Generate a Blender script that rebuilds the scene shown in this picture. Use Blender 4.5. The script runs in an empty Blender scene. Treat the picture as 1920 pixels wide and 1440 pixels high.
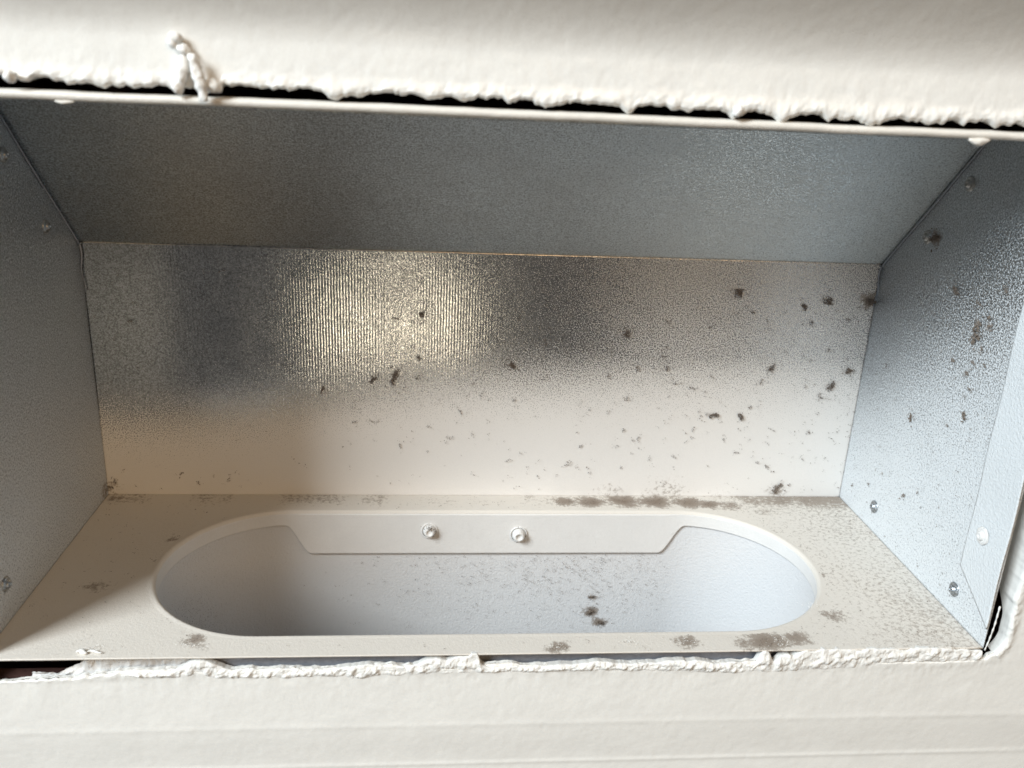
import bpy, bmesh, math, random
import numpy as np
from mathutils import Vector, Matrix

sc = bpy.context.scene
C = sc.collection
R = math.radians
W, D, HC, YS, H = 0.36, 0.1263, 0.1203, 0.0623, 0.1834   # boot: width, depth, crease height, slope end, height

# ------------------------------------------------------------------ camera
cd = bpy.data.cameras.new('camera'); cam = bpy.data.objects.new('camera', cd); C.objects.link(cam)
r_ = Vector((0.99581336, -0.08018984, 0.0438788)); u_ = Vector((-0.01493672, 0.33082397, 0.94357427)); f_ = Vector((0.09018122, 0.94027926, -0.32824116))
cam.matrix_world = Matrix(((r_.x, u_.x, -f_.x, 0.15181828), (r_.y, u_.y, -f_.y, -0.26749182), (r_.z, u_.z, -f_.z, 0.19580606), (0, 0, 0, 1)))
cd.sensor_width = 36; cd.lens = 36 * 0.8665762605
cd.clip_start = 0.01; cd.clip_end = 50
cd.dof.use_dof = True; cd.dof.focus_distance = 0.37; cd.dof.aperture_fstop = 13
sc.camera = cam

# ------------------------------------------------------------------ world and lamps
wd = bpy.data.worlds.new('World'); sc.world = wd; wd.use_nodes = True
bg = wd.node_tree.nodes['Background']; bg.inputs[0].default_value = (0.95, 0.96, 0.96, 1); bg.inputs[1].default_value = 0.10

def area(name, loc, target, size, power, col, size_y=None):
    l = bpy.data.lights.new(name, 'AREA'); l.energy = power; l.color = col
    l.shape = 'RECTANGLE'; l.size = size; l.size_y = size_y or size
    o = bpy.data.objects.new(name, l); C.objects.link(o); o.location = loc
    o.rotation_euler = (Vector(target) - Vector(loc)).to_track_quat('-Z', 'Y').to_euler()
    return o
mid = Vector((0.18, 0.06, 0.08))
area('window_light', mid + Vector((-0.66, -0.56, 0.58)).normalized() * 2.6, mid, 0.85, 104, (0.905, 0.965, 0.985), 0.95)
area('sky_light', mid + Vector((-0.86, -0.52, 0.36)).normalized() * 2.6, mid, 0.8, 11.0, (0.45, 0.74, 1.0), 0.5)
area('room_lamp', (0.10, -0.95, -0.225), (0.16, 0.12, 0.06), 0.05, 0.38, (1.0, 0.88, 0.66), 0.14)

area('warm_fill', (0.70, -1.6, 0.85), mid, 1.1, 9.5, (1.0, 0.66, 0.34), 0.9)  # soft warm fill added to tint the shaded floor; no known fitting there

sc.view_settings.view_transform = 'Standard'; sc.view_settings.look = 'None'
sc.view_settings.exposure = 0.0; sc.view_settings.gamma = 1.0
sc.render.engine = 'CYCLES'

# ------------------------------------------------------------------ noise and mesh helpers
def vnoise(x, y=0.0, seed=0):
    x = np.asarray(x, float); y = np.asarray(y, float) + 0 * x
    xi = np.floor(x).astype(np.int64); yi = np.floor(y).astype(np.int64)
    fx = x - xi; fy = y - yi; fx = fx * fx * (3 - 2 * fx); fy = fy * fy * (3 - 2 * fy)
    def h(a, b):
        n = (a * 374761393 + b * 668265263 + seed * 982451653) & 0x7fffffff
        n = ((n ^ (n >> 13)) * 1274126177) & 0x7fffffff
        return ((n ^ (n >> 16)) & 0xffff) / 65535.0
    return (h(xi, yi) * (1 - fx) + h(xi + 1, yi) * fx) * (1 - fy) + (h(xi, yi + 1) * (1 - fx) + h(xi + 1, yi + 1) * fx) * fy
def fbm(x, y=0.0, seed=0, o=4):
    s = 0; a = 0.5
    for k in range(o):
        s = s + a * vnoise(np.asarray(x) * 2 ** k, np.asarray(y) * 2 ** k, seed + k * 17); a *= 0.5
    return s / (1 - 0.5 ** o)
def sm(x, a, b):
    t = np.clip((np.asarray(x, float) - a) / (b - a), 0, 1); return t * t * (3 - 2 * t)

def link(name, me, mat, parent=None, smooth=True):
    o = bpy.data.objects.new(name, me); C.objects.link(o)
    if mat: me.materials.append(mat)
    if parent: o.parent = parent
    if smooth: me.shade_smooth()
    return o
def raw(name, v, f, mat, parent=None, smooth=True):
    me = bpy.data.meshes.new(name)
    v = np.asarray(v, np.float32); f = np.asarray(f, np.int32)
    me.vertices.add(len(v)); me.vertices.foreach_set('co', v.ravel())
    n = f.shape[1]
    me.loops.add(f.size); me.loops.foreach_set('vertex_index', f.ravel())
    me.polygons.add(len(f)); me.polygons.foreach_set('loop_start', np.arange(0, f.size, n, dtype=np.int32))
    me.update(calc_edges=True); me.validate()
    return link(name, me, mat, parent, smooth)
def gridfaces(nr, nc, wrap=False):
    i, j = np.meshgrid(np.arange(nr - 1), np.arange(nc if wrap else nc - 1), indexing='ij')
    a = i * nc + j; b = i * nc + (j + 1) % nc
    return np.stack([a, b, b + nc, a + nc], -1).reshape(-1, 4)
def attr(o, name, val):
    a = o.data.attributes.new(name, 'FLOAT', 'POINT'); a.data.foreach_set('value', np.asarray(val, np.float32))
def solid(o, t, off=-1):
    m = o.modifiers.new('thickness', 'SOLIDIFY'); m.thickness = t; m.offset = off
def tube(name, pts, rad, mat, parent=None, n=10, rough=0.0, seed=0, flat=1.0, freq=900.):
    pts = [Vector(p) for p in pts]; V = []
    for i, p in enumerate(pts):
        t = (pts[min(i + 1, len(pts) - 1)] - pts[max(i - 1, 0)]).normalized()
        a = t.cross(Vector((0, 1, 0)));
        if a.length < 1e-4: a = Vector((1, 0, 0))
        a.normalize(); b = t.cross(a).normalized()
        for k in range(n):
            an = 2 * math.pi * k / n
            rr = rad[i] * (1 + rough * (2 * float(fbm(p.x * freq + 3 * math.cos(an), p.z * freq + 3 * math.sin(an) + p.y * freq, seed)) - 1))
            V.append(p + a * math.cos(an) * rr + b * math.sin(an) * rr * flat)
    F = gridfaces(len(pts), n, True).tolist()
    me = bpy.data.meshes.new(name)
    me.from_pydata([tuple(v) for v in V], [], F + [list(range(n))[::-1], [len(V) - n + k for k in range(n)]])
    me.update()
    return link(name, me, mat, parent)
def empty(name, loc=(0, 0, 0)):
    o = bpy.data.objects.new(name, None); C.objects.link(o); o.location = loc; o.empty_display_size = 0.02; return o
def tag(o, label=None, cat=None, group=None, kind=None):
    if label: o['label'] = label
    if cat: o['category'] = cat
    if group: o['group'] = group
    if kind: o['kind'] = kind
    return o

# ------------------------------------------------------------------ materials
class N:
    def __init__(s, name):
        s.m = bpy.data.materials.new(name); s.m.use_nodes = True; s.t = s.m.node_tree; s.t.nodes.clear()
        s.out = s.t.nodes.new('ShaderNodeOutputMaterial')
        s.co = s.t.nodes.new('ShaderNodeTexCoord').outputs['Object']
    def n(s, ty, **k):
        q = s.t.nodes.new(ty)
        for a, b in k.items(): setattr(q, a, b)
        return q
    def put(s, sock, v):
        if isinstance(v, bpy.types.NodeSocket): s.t.links.new(v, sock)
        else: sock.default_value = v
    def math(s, op, a, b=0.0, clamp=False):
        q = s.n('ShaderNodeMath', operation=op, use_clamp=clamp); s.put(q.inputs[0], a); s.put(q.inputs[1], b); return q.outputs[0]
    def noise(s, scale, detail=3, rough=0.6, vec=None, dist=0.0):
        q = s.n('ShaderNodeTexNoise'); s.put(q.inputs['Vector'], vec or s.co); q.inputs['Scale'].default_value = scale
        q.inputs['Detail'].default_value = detail; q.inputs['Roughness'].default_value = rough; q.inputs['Distortion'].default_value = dist
        return q.outputs['Fac']
    def mapv(s, sc_, rot=(0, 0, 0)):
        q = s.n('ShaderNodeMapping'); s.put(q.inputs[0], s.co); q.inputs['Scale'].default_value = sc_; q.inputs['Rotation'].default_value = rot; return q.outputs[0]
    def rng(s, v, a, b, c=0.0, d=1.0):
        q = s.n('ShaderNodeMapRange', interpolation_type='SMOOTHSTEP'); s.put(q.inputs[0], v)
        for k, x in zip((1, 2, 3, 4), (a, b, c, d)): s.put(q.inputs[k], x)
        return q.outputs[0]
    def mix(s, f, a, b):
        q = s.n('ShaderNodeMix', data_type='RGBA'); s.put(q.inputs[0], f)
        for k, x in ((6, a), (7, b)): s.put(q.inputs[k], x if isinstance(x, bpy.types.NodeSocket) else (*x, 1))
        return q.outputs[2]
    def at(s, name): return s.n('ShaderNodeAttribute', attribute_name=name).outputs['Fac']
    def bump(s, h, dist, strength=1.0, prev=None):
        q = s.n('ShaderNodeBump'); s.put(q.inputs['Height'], h); q.inputs['Distance'].default_value = dist; q.inputs['Strength'].default_value = strength
        if prev: s.t.links.new(prev, q.inputs['Normal'])
        return q.outputs[0]
    def bsdf(s, col, rough, metal=0.0, nor=None, spec=0.5, out=True):
        q = s.n('ShaderNodeBsdfPrincipled'); s.put(q.inputs['Base Color'], col if isinstance(col, bpy.types.NodeSocket) else (*col, 1))
        s.put(q.inputs['Roughness'], rough); s.put(q.inputs['Metallic'], metal); s.put(q.inputs['Specular IOR Level'], spec)
        if nor: s.t.links.new(nor, q.inputs['Normal'])
        if out: s.t.links.new(q.outputs[0], s.out.inputs[0])
        return q.outputs[0]

def paint_mat(name, col, rough=0.5, grain=1.0, dirt=0.25, dirtcol=(0.30, 0.25, 0.20)):
    k = N(name)
    big = k.noise(60, 3); fine = k.noise(1300, 4, 0.7); med = k.noise(420, 3)
    c = k.mix(k.rng(big, 0.3, 0.7), [x * 0.96 for x in col], col)
    c = k.mix(k.math('MULTIPLY', k.rng(fine, 0.35, 0.75), 0.16), c, [x * 0.72 for x in col])
    spk = k.rng(k.noise(1100, 2, 0.5), 0.735, 0.80)
    c = k.mix(k.math('MULTIPLY', spk, dirt), c, dirtcol)
    b = k.bump(med, 0.00022 * grain, 0.5); b = k.bump(fine, 0.00012 * grain, 0.7, b)
    k.bsdf(c, rough, 0.0, b, 0.4)
    return k.m

def sheet_mat(name, gs=1900, streak=0.0, ridges=0.0, rot=0.6, metalcol=(0.56, 0.57, 0.57), ro=0.34, grit=1.0, paintcol=(0.76, 0.74, 0.715)):
    """galvanised steel under white overspray; the 'spray' attribute says how dense, 'dirt' where grime sits"""
    k = N(name)
    g1 = k.noise(gs, 3, 0.7); g2 = k.noise(1500, 2, 0.6, dist=0.6); big = k.noise(28, 3)
    d = k.math('ADD', k.at('spray'), k.math('MULTIPLY', k.math('SUBTRACT', g1, 0.5), 3.2))
    d = k.math('ADD', d, k.math('MULTIPLY', k.math('SUBTRACT', big, 0.5), 0.14))
    mask = k.rng(d, 0.34, 0.66)
    mc = k.mix(k.rng(g2, 0.3, 0.7), [x * 0.55 for x in metalcol], [x * 1.32 for x in metalcol])
    mc = k.mix(k.math('MULTIPLY', k.rng(big, 0.4, 0.75), 0.25), mc, (0.36, 0.36, 0.36))
    h = k.bump(g1, 0.00010 * grit, 0.5)
    h = k.bump(k.noise(300, 2), 0.00025 * grit, 0.4, h)
    h = k.bump(mask, 0.00010 * grit, 0.5, h)
    if streak: h = k.bump(k.noise(160, 5, 0.7, vec=k.mapv((1, 1, 9), (0, rot, 0))), 0.0003, streak, h)
    if ridges:
        wv = k.n('ShaderNodeTexWave', wave_type='BANDS', bands_direction='X'); k.put(wv.inputs['Vector'], k.co)
        wv.inputs['Scale'].default_value = 240; wv.inputs['Distortion'].default_value = 1.2; wv.inputs['Detail'].default_value = 2; wv.inputs['Detail Scale'].default_value = 0.5
        h = k.bump(k.math('MULTIPLY', wv.outputs['Fac'], k.at('ridge')), 0.00003, ridges, h)
    ms = k.bsdf(mc, k.rng(k.noise(90, 3), 0.2, 0.8, ro - 0.01, ro + 0.03), 1.0, h, out=False)
    fine = k.noise(2200, 3)
    pc = k.mix(k.math('MULTIPLY', k.rng(fine, 0.4, 0.8), 0.25), paintcol, [x * 0.75 for x in paintcol])
    dm = k.math('ADD', k.at('dirt'), k.math('MULTIPLY', k.math('SUBTRACT', k.noise(520, 6, 0.8), 0.5), 2.2))
    dm = k.math('MULTIPLY', k.rng(dm, 0.42, 0.74), k.rng(k.at('dirt'), 0.02, 0.25))
    dm = k.math('MULTIPLY', dm, k.math('ADD', 0.38, k.math('MULTIPLY', k.at('dirt'), 0.5)), True)
    pb = k.bump(g1, 0.00022 * grit, 0.5); pb = k.bump(k.noise(850, 3), 0.0003 * grit, 0.5, pb)
    ps = k.bsdf(pc, 0.48, 0.0, pb, 0.35, out=False)
    mx = k.n('ShaderNodeMixShader'); k.put(mx.inputs[0], mask); k.t.links.new(ms, mx.inputs[1]); k.t.links.new(ps, mx.inputs[2])
    ds = k.bsdf(k.mix(fine, (0.30, 0.24, 0.19), (0.16, 0.125, 0.10)), 0.9, 0.0, pb, 0.1, out=False)
    m2 = k.n('ShaderNodeMixShader'); k.put(m2.inputs[0], dm); k.t.links.new(mx.outputs[0], m2.inputs[1]); k.t.links.new(ds, m2.inputs[2])
    k.t.links.new(m2.outputs[0], k.out.inputs[0])
    return k.m

M_wall = paint_mat('cream_wall_paint', (0.80, 0.79, 0.76), 0.27, 0.45, 0.10)
M_crust = paint_mat('crusty_paint', (0.81, 0.80, 0.775), 0.45, 1.6, 0.12)
M_lip = paint_mat('lip_paint', (0.70, 0.67, 0.62), 0.45, 1.2, 0.5, (0.16, 0.13, 0.16))
M_white = paint_mat('sprayed_white_paint', (0.74, 0.73, 0.715), 0.5, 1.0, 0.25)
M_back = sheet_mat('galvanised_back', ridges=0.8, grit=0.36, ro=0.20, metalcol=(0.46, 0.46, 0.465))
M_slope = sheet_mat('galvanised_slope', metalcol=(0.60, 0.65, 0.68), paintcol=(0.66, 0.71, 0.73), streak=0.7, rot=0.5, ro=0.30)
M_side = sheet_mat('galvanised_side', gs=1450, metalcol=(0.45, 0.48, 0.51), ro=0.32, grit=3.2, paintcol=(0.70, 0.73, 0.75))
M_floor = sheet_mat('sprayed_floor', paintcol=(0.69, 0.65, 0.595))
M_pipe = sheet_mat('sprayed_pipe', grit=1.8, paintcol=(0.66, 0.665, 0.675), metalcol=(0.35, 0.34, 0.33))
k = N('dust_lint'); k.bsdf(k.mix(k.noise(600, 3), (0.085, 0.068, 0.056), (0.25, 0.205, 0.17)), 0.95, spec=0.1); M_dust = k.m
k = N('screw_steel'); k.bsdf(k.mix(k.noise(900, 3), (0.25, 0.24, 0.23), (0.55, 0.55, 0.54)), 0.3, 1.0, k.bump(k.noise(1500, 2), 0.0002, 0.4)); M_screw = k.m
k = N('cavity_board'); k.bsdf(k.mix(k.noise(120, 4), (0.12, 0.08, 0.065), (0.22, 0.15, 0.12)), 0.9); M_cav = k.m
k = N('red_brown_wood'); k.bsdf(k.mix(k.noise(500, 3), (0.035, 0.012, 0.010), (0.09, 0.04, 0.032)), 0.8); M_red = k.m
k = N('bare_tin'); k.bsdf(k.mix(k.noise(500, 4), (0.22, 0.24, 0.29), (0.45, 0.47, 0.52)), 0.55, 0.3, k.bump(k.noise(700, 3), 0.0004, 0.5)); M_tin = k.m

# ------------------------------------------------------------------ the duct boot
boot = tag(empty('duct_boot', (0, 0, 0)), 'galvanised sheet metal duct boot with overspray and an oval hole in its floor', 'duct boot')

DIRT_F = [(22.3,45.6,6,.7),(68.5,10.7,5,.95),(72,6,4,.6),(198.8,2.9,4.5,1.1),(247,5.2,5,.95),(278.4,5.6,8,1.1),(270,4,5,.8),(290,7,6,.9),(311.6,21.4,6,.75),(303,30,4,.8),
 (318.6,52,3,.9),(217.7,119.5,6,1.0),(230.9,119.5,7,1.15),(247.1,121,8,1.2),(262.6,120,8,1.2),(278.7,119,7,1.1),(288.6,117,6,1.1),(300,116,7,.8),(315,110,8,.6),(330,108,7,.45),(344.7,88,4,.5),
 (230.9,2,3,.5),(325,40,8,.35),(338,70,8,.35),(345,30,5,.45),(3.8,122,5,.8),(41,84,3,.8),(39,66,2.5,.6),(60,100,4,.5),(100,117,7,.3),(140,119,8,.3),(175,119,7,.35),(205,117,6,.4),(312,90,6,.5),(322,75,5,.5)]
def dirtfield(x, y, L):
    s = np.zeros_like(x); x, y = x + .0060 * (fbm(x * 260, y * 260, 71, 4) - .5), y + .0050 * (fbm(x * 260, y * 260, 72, 4) - .5)
    for a, b, r, w in L:
        s = np.maximum(s, w * np.exp(-(((x - a / 1000) / (r * 1.25 / 1000)) ** 2 + ((y - b / 1000) / (r / 1000)) ** 2)))
    return s

# floor with the oval hole: rings from the hole edge (rolled down) out to the rectangle
CX0, CX1, CY, RR = 0.0905, 0.269, 0.061, 0.049
def stadium(n_arc, n_str, r):
    P, c, nn = [], [], []
    for kx, cx, a0 in ((0, CX1, -90), (1, CX0, 90)):
        for i in range(n_arc):
            a = R(a0 + 180 * i / n_arc); P.append((cx + r * math.cos(a), CY + r * math.sin(a))); c.append((cx, CY)); nn.append((math.cos(a), math.sin(a)))
        x0, x1, s = (CX1, CX0, 1) if kx == 0 else (CX0, CX1, -1)
        for i in range(n_str):
            x = x0 + (x1 - x0) * i / n_str; P.append((x, CY + s * r)); c.append((x, CY)); nn.append((0, s))
    return np.array(P), np.array(c), np.array(nn)
P0, c0, n0 = stadium(140, 180, RR)
npt = len(P0)
lim = []
for p, c, n in zip(P0, c0, n0):
    t = 9
    if n[0] > 1e-9: t = min(t, (W + .0004 - c[0]) / n[0])
    if n[0] < -1e-9: t = min(t, (-.0004 - c[0]) / n[0])
    if n[1] > 1e-9: t = min(t, (D + .0004 - c[1]) / n[1])
    if n[1] < -1e-9: t = min(t, (0 - c[1]) / n[1])
    lim.append(c + n * t)
lim = np.array(lim)
for cor in ((-.0004, 0), (W + .0004, 0), (-.0004, D + .0004), (W + .0004, D + .0004)):
    lim[np.argmin(((lim - cor) ** 2).sum(1))] = cor
V = []
for t, dz in ((-.0009, -.0016), (-.0008, -.0009), (-.0004, -.0003), (0.0002, 0.0001), (0.0009, 0.0002), (0.0018, 0)):
    q = P0 + n0 * t; V.append(np.c_[q, np.full(npt, dz)])
base = P0 + n0 * 0.0018
for s in np.linspace(0, 1, 60)[1:]:
    q = base * (1 - s) + lim * s; V.append(np.c_[q, np.zeros(npt)])
V = np.concatenate(V); V[:, 2] += 0.00015 * (fbm(V[:, 0] * 90, V[:, 1] * 90, 5) - .5) * (V[:, 2] == 0)
floor = raw('floor_panel', V, gridfaces(len(V) // npt, npt, True), M_floor, boot)
attr(floor, 'spray', np.full(len(V), 1.9)); 
attr(floor, 'dirt', np.maximum(dirtfield(V[:, 0], V[:, 1], DIRT_F), 0.16 + 0.26 * sm(V[:, 0], .27, .35) + .34 * sm(V[:, 1], .110, .122) * sm(fbm(V[:, 0] * 70, V[:, 1] * 50, 78, 3), .35, .65) + .14 * fbm(V[:, 0] * 40, V[:, 1] * 40, 77)) * sm(np.hypot(V[:, 0] - np.clip(V[:, 0], CX0, CX1), V[:, 1] - CY), RR + .0012, RR + .0025))
solid(floor, 0.0006, 1)

def panel(name, fx, nu, nv, mat, spray, dirt, th, ridge=None, parent=boot):
    u, v = np.meshgrid(np.linspace(0, 1, nu), np.linspace(0, 1, nv)); u = u.ravel(); v = v.ravel()
    X = fx(u, v); o = raw(name, X, gridfaces(nv, nu), mat, parent)
    attr(o, 'spray', spray(X)); attr(o, 'dirt', dirt(X)); attr(o, 'ridge', ridge(X) if ridge is not None else np.zeros(len(X)))
    solid(o, 0.0006, th); return o
zero = lambda X: np.zeros(len(X))
def dent(a, b, s): return 0.00022 * (fbm(a * 16, b * 16, s, 2) - .5)

def spray_back(X):
    x, z = X[:, 0], X[:, 2]
    lo = .008 + .020 * sm(x, .03, .17)
    s = 1.25 - (z - lo) / (.040 + .020 * sm(x, .10, .33))
    top = -.28 + .20 * sm(x, .12, .20) + .56 * sm(x, .15, .27)
    return np.clip(top + (np.maximum(s, top) - top) * 1.0, -1, 1.5)
def ridge_back(X):
    x, z = X[:, 0], X[:, 2]
    return np.clip(sm(x, .07, .11) * (1 - sm(x, .14, .19)) * sm(z, .035, .06) * (1 - .7 * sm(z, .10, .118)) + .12, 0, 1)
panel('back_panel', lambda u, v: np.c_[-.0004 + (W + .0008) * u, D + .5 * dent(W * u, HC * v, 3), -.0003 + (HC + .0006) * v], 361, 121, M_back, spray_back,
      lambda X: dirtfield(X[:, 0], X[:, 2], [(a, b, r * .16, .55) for a, b, r in ((189.2,67.6,12),(134.6,61.4,14),(146.7,91.1,12),(242.3,84.3,10),(293.4,105.2,13),(337.2,101.9,12),(314.1,68.5,9),(345.2,60.2,13),(352.8,67.8,13),(288.6,43.9,11),(302.3,43.5,10),(262,60,10),(210,64,8))] + [(357, 102, 5, .9), (1.3, 4, 5, .6), (240, 1, 9, .5), (270, 1.5, 14, .5), (326, 4, 6, .6), (300, 1, 9, .4)]), -1, ridge_back)
panel('sloped_panel', lambda u, v: np.c_[-.0004 + (W + .0008) * u, D + (YS - D) * v, HC + (H - HC) * v + dent(W * u, v * .09, 4)], 361, 91, M_slope,
      lambda X: .03 + .42 * sm(X[:, 0], .08, .28), zero, -1)
panel('top_panel', lambda u, v: np.c_[W * u, YS * (1 - v), H + 0 * u], 61, 11, M_slope, lambda X: np.full(len(X), -.4), zero, -1)

def side(x, sgn, name):
    def fx(u, v):
        y = D * u; zt = np.where(y <= YS, H, H + (HC - H) * (y - YS) / (D - YS)); z = zt * v
        return np.c_[x + sgn * dent(y, z, 6) * sm(y, 0, .02) * (1 - sm(y, .11, D)), y, z]
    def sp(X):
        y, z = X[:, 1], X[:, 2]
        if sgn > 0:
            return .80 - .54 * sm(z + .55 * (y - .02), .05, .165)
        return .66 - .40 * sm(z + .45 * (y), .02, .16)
    dl = [(40, 114, 3, .6), (63, 122, 2.5, .6), (55, 96, 2, .6), (45, 94, 2, .6), (41, 78, 2, .6), (76, 63, 2, .6), (33, 130, 2, .6), (85.8, 139.5, 4, .9), (43.9, 110.5, 5, .5), (69, 164, 3, .5)] if sgn > 0 else [(24, 15, 4, .8), (122, 3, 5, .8), (95, 132, 4, .5)]
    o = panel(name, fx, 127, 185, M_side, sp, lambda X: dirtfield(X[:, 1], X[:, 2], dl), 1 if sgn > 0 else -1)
    return o
tag(side(0.0, -1, 'side_panel'), 'left side panel, shaded and thinly sprayed')
tag(side(W, 1, 'side_panel'), 'right side panel, glittering with white overspray')

# raised hems where the sides are folded over the slope, and the short vertical folds below the crease
for x, s in ((0.0, 1), (W, -1)):
    pts = [(x + s * .0004, D + (YS - D) * t - .0012, HC + (H - HC) * t - .0010 + .0003 * math.sin(t * 9)) for t in np.linspace(0, .97, 40)]
    tube('folded_hem', pts, [.00028 + .0001 * math.sin(i) ** 2 for i in range(40)], M_tin, boot, 8, .2, 3)
    pts = [(x + s * (.0005 + .0004 * math.sin(i * .5)), D - .0011, HC - .001 - .0012 * i) for i in range(18)]
    tube('corner_fold', pts, [.00035 * (1 - i / 26) for i in range(18)], M_tin, boot, 8, .3, 5)

# white front flange lapped inside the right wall, cut at a slant at its foot
def flange_fx(u, v):
    y = .0222 * u; z = (.0085 + .014 * u) * (1 - v) + (H - .001) * v
    return np.c_[W - .0011 + 0.0002 * np.sin(z * 150), y - .0006, z]
o = panel('front_flange', flange_fx, 31, 160, M_side, lambda X: 1.25 - .5 * sm(X[:, 2], .11, .17) + .3 * sm(-X[:, 1], -.012, 0), zero, 1)

# collar: thin band lining the hole with a long tab at the back, then the pipe it is screwed to
def collar_depth(x, y):
    d = .0072 + 0 * x
    tab = sm(x, .0845, .0965) * (1 - sm(x, .2635, .2755)) * (y > CY)
    return d + .0154 * tab
Pc, cc, nc = stadium(120, 300, RR - .0009)
dep = np.array([float(collar_depth(np.array(p[0]), p[1])) for p in Pc])
V = []
for s in np.linspace(0, 1, 26):
    V.append(np.c_[Pc, -.0012 - (dep - .0012) * s])
V = np.concatenate(V)
collar = raw('oval_collar', V, gridfaces(26, len(Pc), True), M_white, boot); solid(collar, .0006, -1)
tag(collar, 'white oval collar band with a long screwed tab at the back')
Pp, _, _ = stadium(120, 120, RR + .0004); Lz = np.concatenate([np.linspace(-.0025, -.08, 90), np.linspace(-.085, -.30, 20)])
V = np.concatenate([np.c_[Pp, np.full(len(Pp), z)] for z in Lz])
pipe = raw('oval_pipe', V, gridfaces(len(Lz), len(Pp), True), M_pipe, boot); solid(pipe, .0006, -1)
attr(pipe, 'spray', 1.35 - .9 * sm(-V[:, 2], .05, .16) - .35 * (1 - sm(V[:, 0], .05, .075)) - .3 * (1 - sm(V[:, 0], .04, .065)) * sm(-V[:, 2], .01, .05))  # overspray density; cut at the left end to put shade into the colour
attr(pipe, 'dirt', .18 + np.where(V[:, 1] > CY, dirtfield(V[:, 0], V[:, 2], [(233, -48, 2.2, .6), (233, -57, 3.5, .8), (238, -63, 3.4, .8)]), 0)); attr(pipe, 'ridge', np.zeros(len(V)))

# screws
def lathe(name, prof, mat, parent, n=20, wob=0.0, seed=1):
    V = []; rnd = random.Random(seed)
    for r, z in prof:
        for k in range(n):
            a = 2 * math.pi * k / n; q = r * (1 + wob * (rnd.random() - .5)); V.append((q * math.cos(a), q * math.sin(a), z))
    me = bpy.data.meshes.new(name)
    me.from_pydata(V, [], gridfaces(len(prof), n, True).tolist() + [[len(V) - n + k for k in range(n)]]); me.update()
    return link(name, me, mat, parent)
def screw(loc, normal, r, mat, label=None, tip=False, seed=1):
    q = Vector(normal).to_track_quat('Z', 'X')
    if tip:
        prof = [(r * 1.5, -.0003), (r * 1.35, .0003), (r * 1.1, .0006), (r * .95, .0004), (r * .85, .0004), (r * .80, .0010), (r * .60, .0015), (r * .42, .0016), (r * .30, .0012), (r * .02, .0011)]
    else:
        prof = [(r * 1.12, -.0002), (r * 1.12, .0005), (r, .0010), (r * .92, .0024), (r * .75, .0031), (r * .55, .0032), (r * .42, .0026), (r * .25, .0024), (r * .02, .0025)]
    o = lathe('screw', prof, mat, boot, 20, .12, seed); o.location = loc; o.rotation_euler = q.to_euler()
    rim = tube('washer', [(math.cos(a) * r * 1.35, math.sin(a) * r * 1.35, .0001) for a in np.linspace(0, 2 * math.pi, 25)], [r * .13] * 25, mat, o, 6, .3, seed)
    if label: o['label'] = label
    return o
yb = CY + RR - .0012
screw((.1518, yb, -.0100), (0, -1, .12), .0027, M_white, 'painted screw head at the left of the collar tab', seed=2)
screw((.1945, yb, -.0120), (0, -1, 0), .0029, M_white, 'painted screw head at the right of the collar tab', seed=3)
for i, (y, z, m) in enumerate([(.0694, .1637, M_screw), (.0919, .1389, M_screw), (.0919, .0120, M_side), (.0124, .0406, M_white), (.0230, .0108, M_side)]):
    screw((W - (.0017 if i == 3 else .0003), y, z), (-1, 0, 0), .0020 if i != 3 else .0023, m, None, tip=True, seed=10 + i)
for i, (y, z) in enumerate([(.0949, .1318), (.0678, .1615), (.0238, .0149)]):
    screw((.0003, y, z), (1, 0, 0), .0019, M_screw if i < 2 else M_side, None, tip=True, seed=20 + i)

# front lip across the top: rolled edge, painted, slightly wavy
xs = np.linspace(-.02, W + .02, 260)
V = []
prof = [(.004, .1841), (.0010, .1837), (-.0006, .1838), (-.0012, .1844), (-.0014, .1851), (-.0011, .1858), (-.0002, .1862), (.0020, .1864), (.006, .1864)]
for y, z in prof:
    V.append(np.c_[xs, y + .0004 * (fbm(xs * 60, y * 0, 8) - .5), z + .0007 * (fbm(xs * 25, y * 0, 9) - .5) + .00025 * (fbm(xs * 260, z * 900, 9) - .5)])
lip = raw('top_lip', np.concatenate(V), gridfaces(len(prof), len(xs)), M_lip, boot)
for x, w_, h_ in ((.0495, .0026, .0008), (.3165, .0034, .0017)):
    q = [(x - w_ + 2 * w_ * t, -.0008, .1836 - h_ * .35 * math.sin(math.pi * t)) for t in np.linspace(0, 1, 12)]
    tube('paint_tag', q, [h_ * .5 * (.35 + math.sin(math.pi * t)) for t in np.linspace(0, 1, 12)], M_lip, boot, 10, .5, int(x * 900))
# outer tin flange seen in the gap under the floor edge
xs = np.linspace(.066, W, 200)
V = np.concatenate([np.c_[xs,   .0055 + .0004 * np.sin(xs * 70), -.0009 - .016 * t + .0 * xs] for t in np.linspace(0, 1, 6)])
solid(raw('outer_flange', V, gridfaces(6, 200), M_tin, boot), .0006, -1)
xs = np.arange(.014, .100, .0003)
zt2 = -.0090 + .0076 * sm(xs, .020, .040) - .0085 * sm(xs, .062, .092) + .0020 * (fbm(xs * 260, 0, 57, 4) - .5)
V = np.concatenate([np.c_[xs, .0032 - .0022 * (fbm(xs * 420, t * 4, 58, 4) - .5) + .0015 * t, -.013 + (zt2 + .013) * t] for t in np.linspace(0, 1, 14)])
rub = raw('plaster_rubble', V, gridfaces(14, len(xs)), M_white, boot)
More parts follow.
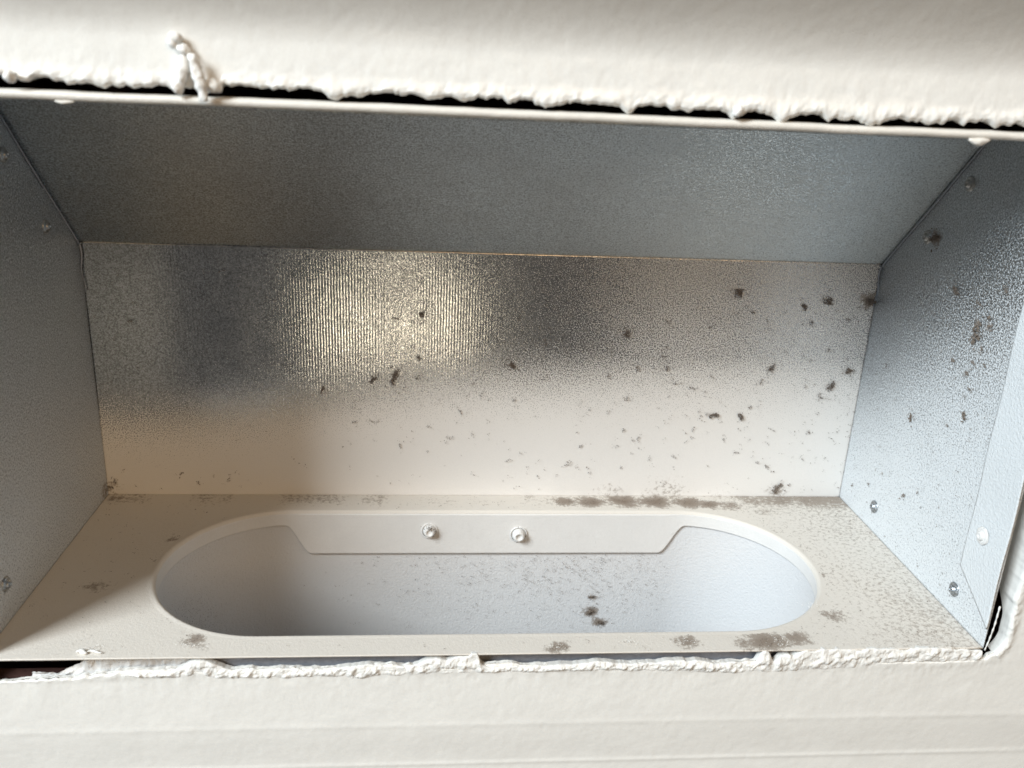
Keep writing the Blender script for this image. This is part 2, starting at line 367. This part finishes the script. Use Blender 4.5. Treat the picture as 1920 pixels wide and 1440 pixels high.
# bent metal sliver at the lower right corner
me = bmesh.new()
for (a, b) in (((.3625, -.0012, .019), (.3612, -.0012, -.0015)),):
    pass
tube('bent_strip', [(W + .0022 - .0016 * t, -.0008 - .0006 * math.sin(t * 3), .0185 - .019 * t) for t in np.linspace(0, 1, 24)], [.00028 + .0001 * math.sin(i * 1.7) for i in range(24)], M_crust, boot, 8, .5, 4)
me.free()

# ------------------------------------------------------------------ the wall round the opening
X0, X1, Z0, Z1 = -.0065, .3685, -.0060, .1897
def loop():
    r = .011; P = []; Nn = []; st = .00040
    segs = [((X0 + r, Z0), (X1 - r, Z0), (0, -1)), ((X1 - r, Z0 + r), -90), ((X1, Z0 + r), (X1, Z1 - .002), (1, 0)), ((X1 - .002, Z1 - .002), 0, .002), ((X1 - .002, Z1), (X0 + .002, Z1), (0, 1)), ((X0 + .002, Z1 - .002), 90, .002), ((X0, Z1 - .002), (X0, Z0 + r), (-1, 0)), ((X0 + r, Z0 + r), 180)]
    for s in segs:
        if len(s) == 3 and isinstance(s[1], tuple):
            a, b = np.array(s[0]), np.array(s[1]); n = max(2, int(np.hypot(*(b - a)) / st))
            for i in range(n): P.append(a + (b - a) * i / n); Nn.append(s[2])
        else:
            rr = s[2] if len(s) == 3 else r; n = 60 if rr == r else 30
            for i in range(n):
                a = R(s[1] + 90 * i / n); P.append(np.array(s[0]) + rr * np.array((math.cos(a), math.sin(a)))); Nn.append((math.cos(a), math.sin(a)))
    return np.array(P), np.array(Nn, float)
PL, NL = loop(); nL = len(PL)
arc = np.arange(nL) * .0004
top = (NL[:, 1] > .7).astype(float); bot = (NL[:, 1] < -.7).astype(float)
# ragged edge: positive = paint hangs further into the opening
jag = .0011 * (fbm(arc * 420, 0, 21, 3) - .42) + .0022 * np.clip(fbm(arc * 130, 0, 22, 3) - .52, 0, 1) * 2
dripm = sum(h * np.exp(-((PL[:, 0] - x) / w_) ** 2) for x, w_, h in ((.0390, .0026, .0012), (.0800, .0020, .0019), (.0870, .0040, .0014), (.2085, .0015, .0014), (.2400, .0022, .0020), (.2560, .003, .0012), (.283, .004, .0018), (.1725, .0012, .0010), (.150, .003, .0009), (.123, .002, .0010), (.300, .005, .0012)))
sink = -.0009 * sm(PL[:, 0], .30, .10)
inward = np.where(top > 0, jag * 1.15 + dripm + sm(PL[:, 0], .08, .30) * .0009 + .0011 * np.clip(fbm(arc * 700, 0, 23, 2) - .5, 0, 1), jag * .8 + .0002)
inward = np.where(bot > 0, jag * 1.0 - .0036 * (1 - sm(PL[:, 0], .020, .055)) + .0006, inward)
inward = np.where((top == 0) & (bot == 0), jag * .5, inward)
def profile(z):
    y = -.0300 * sm(z, .2010, .252)
    y = y + .0013 * sm(-z, .0290, .0520) - .00010 * np.exp(-((z + .0306) / .0012) ** 2) - .00018 * np.exp(-((z + .0492) / .0009) ** 2)
    return y
offs = np.concatenate([np.linspace(0, .004, 14), np.linspace(.0044, .060, 112)[0:], np.linspace(.064, .30, 30)])
V = []
for dpt in (.0125, .009, .006, .003, .0012):                      # reveal, behind the face
    q = PL - NL * (inward * np.where(bot > 0, 1.0, 1 - dpt / .0125))[:, None] + NL * .0004 * (fbm(arc * 200, dpt * 300, 30) - .5)[:, None]
    thin = 1 - bot * (.88 - .25 * sm(PL[:, 0], .28, .30) + .10 * (fbm(arc * 90, 0, 33) - .5)) - .88 * (NL[:, 0] < -.1) - .62 * (NL[:, 0] > .1) * (1 - sm(PL[:, 1], .010, .026)) * (PL[:, 1] < .1)
    V.append(np.c_[q[:, 0], dpt * np.clip(thin, .12, 1), q[:, 1]])
for t in offs:
    w_ = max(0, 1 - t / .004)
    q = PL + NL * (t - inward * w_)[:, None]
    x, z = q[:, 0], q[:, 1]
    y = profile(z)
    bead = (.0003 + .0011 * (fbm(arc * 420, t * 500, 40, 4) - .3)) * math.exp(-((t - .0012) / .0016) ** 2)
    bead = bead * np.where(bot > 0, .25, 1.0)
    rough = .0006 * (fbm(x * 330, z * 200, 41, 4) - .5) * math.exp(-t / .006) +   .00020 * (fbm(x * 45, z * 90, 42, 3) - .5) + .00010 * (fbm(x * 400, z * 400, 43, 3) - .5)
    y = y - bead - rough * 1.0 + (.0009 * max(0, 1 - t / .0006))
    V.append(np.c_[x, y - .0004, z])
wall = raw('painted_wall', np.concatenate(V), gridfaces(len(V), nL, True)[:, ::-1], M_wall)
tag(wall, 'cream painted wall trim with ragged paint edges around the metal vent opening', 'wall')

# crusty ridge of old caulk along the foot of the opening
rnd = random.Random(4)
def ridge(name, xa, xb, zc, rad, seed, mat=M_crust, yc=-.0008, parent=wall, flat=.8):
    n = max(6, int((xb - xa) / .0006)); xs = np.linspace(xa, xb, n)
    e = np.minimum(1, np.minimum(np.arange(n), np.arange(n)[::-1]) / 4 + .15)
    zz = zc(xs) if callable(zc) else zc + 0 * xs; rr = (rad(xs) if callable(rad) else rad + 0 * xs) * e * (.55 + .9 * fbm(xs * 300, 0, seed))
    zz = zz + .0010 * (fbm(xs * 180, 3, seed + 1) - .5)
    return tube(name, [(x, yc + .0006 * (float(fbm(x * 240, 1, seed + 2)) - .5), z) for x, z in zip(xs, zz)], list(rr), mat, parent, 12, .7, seed, flat)
xs = np.arange(.046, .3600, .00028); nx = len(xs)
zt = -.0053 + .0022 * (fbm(xs * 170, 0, 51, 4) - .45) - .0012 * (1 - sm(xs, .046, .06))
for x, w_, h in ((.0735, .0070, .0042), (.1545, .0060, .0030), (.1650, .0050, .0046), (.1690, .0016, .003), (.2760, .0026, .0055), (.2830, .003, .003), (.128, .006, .0012), (.215, .006, .001), (.245, .010, .0014)):
    zt = zt + h * np.exp(-np.abs((xs - x) / w_) ** 3)
zt = zt + .0053 * sm(xs, .281, .292) * (1 - .15 * sm(xs, .34, .36))
zt = np.minimum(zt, .0003 + .0012 * (fbm(xs * 300, 0, 52) - .5))
zb = -.0080 - .0022 * (fbm(xs * 110, 0, 53, 4) - .5) + .0008 * np.sin(xs * 40) + .0020 * sm(xs, .275, .365)
T = [0, .06, .12, .18, .24, .3, .36, .42, .48, .54, .6, .66, .72, .78, .84, .9, .95, 1, 1.05, 1.1, 1.2]
V = []
for t in T:
    tt = min(1, t); z = zb + (zt - zb) * tt
    h = (.0001 + .0022 * np.clip(fbm(xs * 480, z * 480, 54, 5) - .28, 0, 1) + .0010 * np.clip(fbm(xs * 90, z * 200, 55, 2) - .4, 0, 1)) * (math.sin(math.pi * min(1, tt * .94 + .03)) ** .55)
    ripple = .0009 * (fbm(xs * 260 + 7, z * 420, 56, 3) - .5) * math.sin(math.pi * tt)
    V.append(np.c_[xs + ripple * .6, -.0003 - h + (max(0, t - 1) * .016), z + ripple - max(0, t - 1) * .003])
rd = raw('paint_ridge', np.concatenate(V), gridfaces(len(T), nx), M_crust, wall)
for i, (x, z, w_, r) in enumerate([(.0325, .0, .0020, .0006), (.0365, .0002, .003, .0003)]):
    pts = [(x + w_ * (t - .5) * 2, .0030 + .0006 * math.sin(5 * t), .0006) for t in np.linspace(0, 1, 12)]
    tube('paint_crumb', pts, [r * (.4 + math.sin(math.pi * t)) for t in np.linspace(0, 1, 12)], M_crust, wall, 10, .6, 80 + i)

# long paint drip that bridges the gap above the lip
t_ = np.linspace(0, 1, 34)
tube('paint_drip', [(.0868 - .0012 * math.cos(t * 3.0), -.0036 - .0006 * math.sin(t * 3), .1975 - .0122 * t) for t in t_], [.0008 + .0005 * math.sin(math.pi * t) + .0004 * float(fbm(t * 9, 0, 5)) for t in t_], M_crust, wall, 14, .6, 90, .9, 500)
for i, (x0, z0, x1, z1, r) in enumerate([(.0796, .2020, .0828, .2010, .0012), (.0790, .2010, .0815, .1985, .0010), (.0815, .1990, .0848, .1978, .0013), (.0830, .1975, .0815, .1880, .0014), (.0880, .1900, .0925, .1885, .0016), (.0800, .1900, .0812, .1868, .0013), (.0362, .1905, .0370, .1882, .0015), (.2392, .1896, .2408, .1878, .0014)]):
    tube('paint_dribble', [(x0 + (x1 - x0) * t, -.0016 - .0006 * math.sin(math.pi * t), z0 + (z1 - z0) * t) for t in np.linspace(0, 1, 14)], [r * (.35 + .8 * math.sin(math.pi * (.15 + .8 * t))) for t in np.linspace(0, 1, 14)], M_crust, wall, 12, .5, 100 + i)

# dark cavity behind the wall, and a strip of red brown wood in it
def box(name, a, b, mat, parent=None):
    bm = bmesh.new(); bmesh.ops.create_cube(bm, size=1)
    for v in bm.verts: v.co = Vector([(a[i] + b[i]) / 2 + v.co[i] * (b[i] - a[i]) for i in range(3)])
    me = bpy.data.meshes.new(name); bm.to_mesh(me); bm.free(); return link(name, me, mat, parent, False)
cav = empty('wall_cavity'); tag(cav, 'dark wall cavity showing in the gaps round the vent', kind='structure')
for a, b in (((-.06, .013, .215), (.42, .30, .225)), ((-.06, .013, -.36), (-.05, .30, .225)), ((.41, .013, -.36), (.42, .30, .225)), ((-.06, .30, -.36), (.42, .31, .225)), ((-.06, .013, -.37), (.42, .31, -.36))):
    box('cavity_board', a, b, M_cav, cav)
tag(box('wooden_batten', (-.03, .0075, -.022), (.40, .0120, -.0125), M_red), 'dark red brown wooden batten behind the gap under the vent', 'batten')

# ------------------------------------------------------------------ lint and dust
def lint(name, ctr, ax, size, seed, n=14, elong=1.0, ang=0.0, off=.0002):
    """a tuft: short ragged threads and flakes lying on a surface; ax = (u, v, normal)"""
    rn = random.Random(seed); u, v, w_ = [Vector(a) for a in ax]; V = []; F = []
    ca, sa = math.cos(ang), math.sin(ang)
    path = [(0.0, 0.0)]; hd = rn.uniform(0, 6.28)
    for _ in range(5):
        hd += rn.gauss(0, 1.1); st = size * rn.uniform(.10, .34); path.append((path[-1][0] + math.cos(hd) * st, path[-1][1] + math.sin(hd) * st))
    mx = sum(q[0] for q in path) / 6; my = sum(q[1] for q in path) / 6
    for i in range(n):
        q = path[rn.randrange(6)]; q2 = path[rn.randrange(6)]; w0 = rn.random() ** 2; jt = .09 if rn.random() < .85 else .5
        a = ((q[0] * (1 - w0) + q2[0] * w0) - mx + rn.gauss(0, jt) * size) * elong; b = (q[1] * (1 - w0) + q2[1] * w0) - my + rn.gauss(0, jt) * size
        p = Vector(ctr) + u * (a * ca - b * sa) + v * (a * sa + b * ca) + w_ * (off + abs(rn.gauss(0, .10)) * size)
        th = rn.uniform(0, 6.28) if elong < 1.3 else ang + rn.gauss(0, .6)
        L = size * (rn.uniform(.08, .30) if rn.random() < .88 else rn.uniform(.4, .8)); wd_ = size * rn.uniform(.06, .17) * (1 if L < size * .35 else .4)
        dv = u * math.cos(th) + v * math.sin(th); pv = w_.cross(dv)
        bend = rn.gauss(0, .4); k0 = len(V); m = 4
        for j in range(m + 1):
            s = j / m - .5; q = p + dv * (s * L) + pv * (bend * L * (s * s)) + w_ * rn.uniform(0, .10) * L
            ww = wd_ * (1 - abs(2 * s) ** 2 * .85) * rn.uniform(.6, 1.3)
            V += [tuple(q - pv * ww * .5), tuple(q + w_ * ww * .6), tuple(q + pv * ww * .5)]
        for j in range(m):
            o = k0 + j * 3
            F += [(o, o + 1, o + 4, o + 3), (o + 1, o + 2, o + 5, o + 4), (o + 2, o, o + 3, o + 5)]
    return V, F
def mk(name, VF, mat=None):
    me = bpy.data.meshes.new(name); me.from_pydata(VF[0], [], VF[1]); me.update(); return link(name, me, mat or M_dust, None, False)
AXB = ((1, 0, 0), (0, 0, 1), (0, -1, 0)); AXR = ((0, 1, 0), (0, 0, 1), (-1, 0, 0)); AXF = ((1, 0, 0), (0, 1, 0), (0, 0, 1))
MM = .001
named = [
 ('B', 189.2, 67.6, 12, 1, 0, 'grey lint tuft alone in the middle of the back panel'),
 ('B', 134.6, 61.4, 15, 1.8, 1.1, 'long dark lint smear under the warm highlight on the back panel'),
 ('B', 124.8, 59.4, 10, 1.3, .2, 'small lint tuft just left of the long smear on the back panel'),
 ('B', 146.7, 91.1, 10, 1.2, .2, 'faint lint tuft beside the upper right of the warm highlight'),
 ('B', 242.3, 84.3, 11, 1.9, .3, 'slanting lint streak, topmost right of the back panel centre'),
 ('B', 293.4, 105.2, 14, 2.4, .1, 'wide flat lint streak just below the crease on the right'),
 ('B', 337.2, 101.9, 13, 2.0, -1.0, 'dark slanting lint streak near the top right corner of the back panel'),
 ('B', 326.0, 99.1, 10, 1.1, -.5, 'small lint speck left of the slanting streak at the top right'),
 ('B', 314.1, 68.5, 11, 2.2, 1.2, 'upright thin lint thread on the pale right half of the back panel'),
 ('B', 345.2, 60.2, 12, 1, 0, 'round grey lint tuft low beside the right corner fold'),
 ('B', 352.8, 67.8, 12, 1, 0, 'brownish lint tuft touching the right corner seam at mid height'),
 ('B', 357.3, 102.4, 17, 1, 0, 'brown dust stain under the right end of the crease'),
 ('B', 326.0, 4.8, 15, 1.1, 0, 'dark lint tuft at the foot of the back panel on the right'),
 ('B', 101.4, 54.3, 8, 1, 0, 'single dark speck on the dim left half of the back panel'),
 ('B', 288.6, 43.9, 12, 1.3, 0, 'pale lint smudge on the edge of the white overspray'),
 ('B', 302.3, 43.5, 11, 1.1, .8, 'dark lint fleck just right of the pale smudge on the overspray edge'),
 ('R', 43.9, 110.5, 20, 1.6, -.9, 'largest brown lint smear on the right side panel'),
 ('R', 63.3, 122.6, 12, 1, 0, 'faint brown lint spot in the shaded top of the right side panel'),
 ('R', 85.8, 139.5, 15, 1, 0, 'brown dust spot on the screw near the crease at upper right'),
 ('R', 76.5, 63.0, 10, 1, 0, 'lone lint spot low in the middle of the right side panel'),
 ('R', 40.7, 77.8, 10, 1, 0, 'brown lint spot beside the white front flange at mid height'),
 ('P', 232.6, -47.5, 9, 1.7, .6, 'upper dark dirt fleck inside the oval pipe'),
 ('P', 232.0, -56.0, 13, 1.3, 1.4, 'largest dark dirt clump inside the oval pipe'),
 ('P', 238.0, -62.5, 11, 1.4, -.4, 'lowest dirt fleck just above the front edge of the oval hole'),
]
for i, (s, a, b, r, el, an, lab) in enumerate(named):
    if s == 'B': c = (a * MM, D - .0004, b * MM); ax = AXB
    elif s == 'R': c = (W - .0003, a * MM, b * MM); ax = AXR
    else: c = (a * MM, CY + RR, b * MM); ax = AXB
    o = mk('lint_tuft', lint('l', c, ax, r * .35 * MM, 200 + i, 60, 1 + (el - 1) * .6, an))
    tag(o, lab, 'lint', 'lint tufts stuck to the metal')

# uncountable fine specks
AV, AF = [], []
def add(VF):
    b = len(AV); AV.extend(VF[0]); AF.extend([tuple(q + b for q in f) for f in VF[1]])
rn = random.Random(11)
add(lint('s', (.1518, CY + RR - .0040, -.0066), AXB, .0036, 5, 26, 1.5, .1)); add(lint('s', (.1935, CY + RR - .0042, -.0108), AXB, .0012, 6, 12, 1.2, .6))
small = [(18.1,85,6),(145.7,70.7,8),(135.1,89.1,7),(248.9,67.3,9),(263.1,67.6,10),(245.6,52.4,8),(301.1,95.9,7),(330.3,91.4,9),(340.9,78.4,7),(306.2,48.3,7),(244.7,35.9,6),(249.7,30.3,5),(271.4,21.4,6),(302.6,24.5,6),(319.3,16.5,9),(164.8,45.3,8),(137.2,27,6),(115.9,38.5,6),(124.6,38.6,6),(34.4,11.2,6),(41.9,6.8,6),(56.5,9.1,7),(1.3,4,9),(4,7,8),(262,78,6),(277,58,8),(268,60,6),(235,63,7),(205,62,6)]
for a, b, r in small: add(lint('s', (a * MM, D - .0004, b * MM), AXB, r * .38 * MM, rn.random(), 16, rn.choice((1, 1.8)), rn.uniform(-1.2, 1.2)))
for y, z, r in [(37.2,115.5,10),(55.2,96.1,8),(44.9,94,9),(32.7,129.8,9),(46.3,121.4,9),(41.1,88.7,8),(104,77.9,7),(70.3,28.3,10),(114.6,12.1,6),(60,35,6),(50,70,6),(35,100,7),(100,20,6),(90,30,5),(39,105,8),(42,99,8)]:
    add(lint('s', (W - .0003, y * MM, z * MM), AXR, r * .40 * MM, rn.random(), 18, 1.2, rn.uniform(-1.2, 1.2)))
for _ in range(60):
    x = .13 + .22 * rn.random() ** .8; z = rn.uniform(.010, .105)
    add(lint('s', (x, D - .0004, z), AXB, rn.uniform(1.5, 3.6) * MM, rn.random(), rn.randint(5, 16), rn.choice((1, 1.5, 2.4)), rn.uniform(-1.5, 1.5)))
for _ in range(420):      # right half of the back panel
    x = .36 * (1 - rn.random() ** 1.7); z = rn.uniform(.002, .112)
    add(lint('s', (x, D - .0004, z), AXB, rn.uniform(1.0, 2.8) * MM, rn.random(), 4, 1.6, rn.uniform(-1.5, 1.5)))
for _ in range(170):
    add(lint('s', (W - .0003, rn.uniform(.02, .12), rn.uniform(.004, .115)), AXR, rn.uniform(.9, 2.4) * MM, rn.random(), 4, 1.4, rn.uniform(-1.5, 1.5)))
def onfloor(x, y): return math.hypot(x - min(max(x, CX0), CX1), y - CY) > RR + .002 and 0.002 < x < W - .002 and 0.001 < y < D - .001
for _ in range(900):
    x, y = .36 * (1 - rn.random() ** 1.4), rn.uniform(0, D)
    if onfloor(x, y): add(lint('s', (x, y, 0), AXF, rn.uniform(.8, 2.2) * MM, rn.random(), 3, 1.5, rn.uniform(-1.5, 1.5)))
for a, b, r, w_ in DIRT_F:
    for _ in range(int(r * w_ * (5 if w_ > .8 else 2))):
        x, y = a * MM + rn.gauss(0, r * .55) * MM, b * MM + rn.gauss(0, r * .40) * MM
        if onfloor(x, y): add(lint('s', (x, y, 0), AXF, rn.uniform(.9, 2.2) * MM, rn.random(), 2, 1.4, rn.uniform(.2, .9)))
for _ in range(750):      # pipe wall
    x = rn.gauss(.215, .045); z = -.024 - abs(rn.gauss(0, .020))
    if CX0 < x < CX1: add(lint('s', (x, CY + RR, z), AXB, rn.uniform(.8, 2.4) * MM, rn.random(), 3, 1.3, rn.uniform(-1.5, 1.5)))
o = mk('dust_specks', (AV, AF)); tag(o, 'fine dark dust specks scattered over the metal and the floor of the vent', kind='stuff')
# white grit under the paint
AV, AF = [], []
for _ in range(260):
    x = rn.gauss(.21, .05); z = rn.uniform(-.045, -.004)
    if CX0 < x < CX1: add(lint('s', (x, CY + RR - (.0013 if z > -.022 else 0), z), AXB, rn.uniform(.8, 1.9) * MM, rn.random(), 2, 1.2, rn.uniform(-1.5, 1.5)))
for a, b, r in ((68, 6, 3), (199, 3, 3.5), (247, 5, 4), (283, 5, 6), (226, 6, 4), (305, 28, 5), (349, 6, 5), (35, 5, 3)):
    for _ in range(26):
        add(lint('s', (a * MM + rn.gauss(0, r * .5) * MM, abs(b + rn.gauss(0, r * .3)) * MM, 0), AXF, rn.uniform(1.2, 2.6) * MM, rn.random(), 2, 1.6, .5))
o = mk('paint_crumbs', (AV, AF), M_crust); tag(o, 'tiny white paint crumbs scattered on the collar and floor edge', kind='stuff')
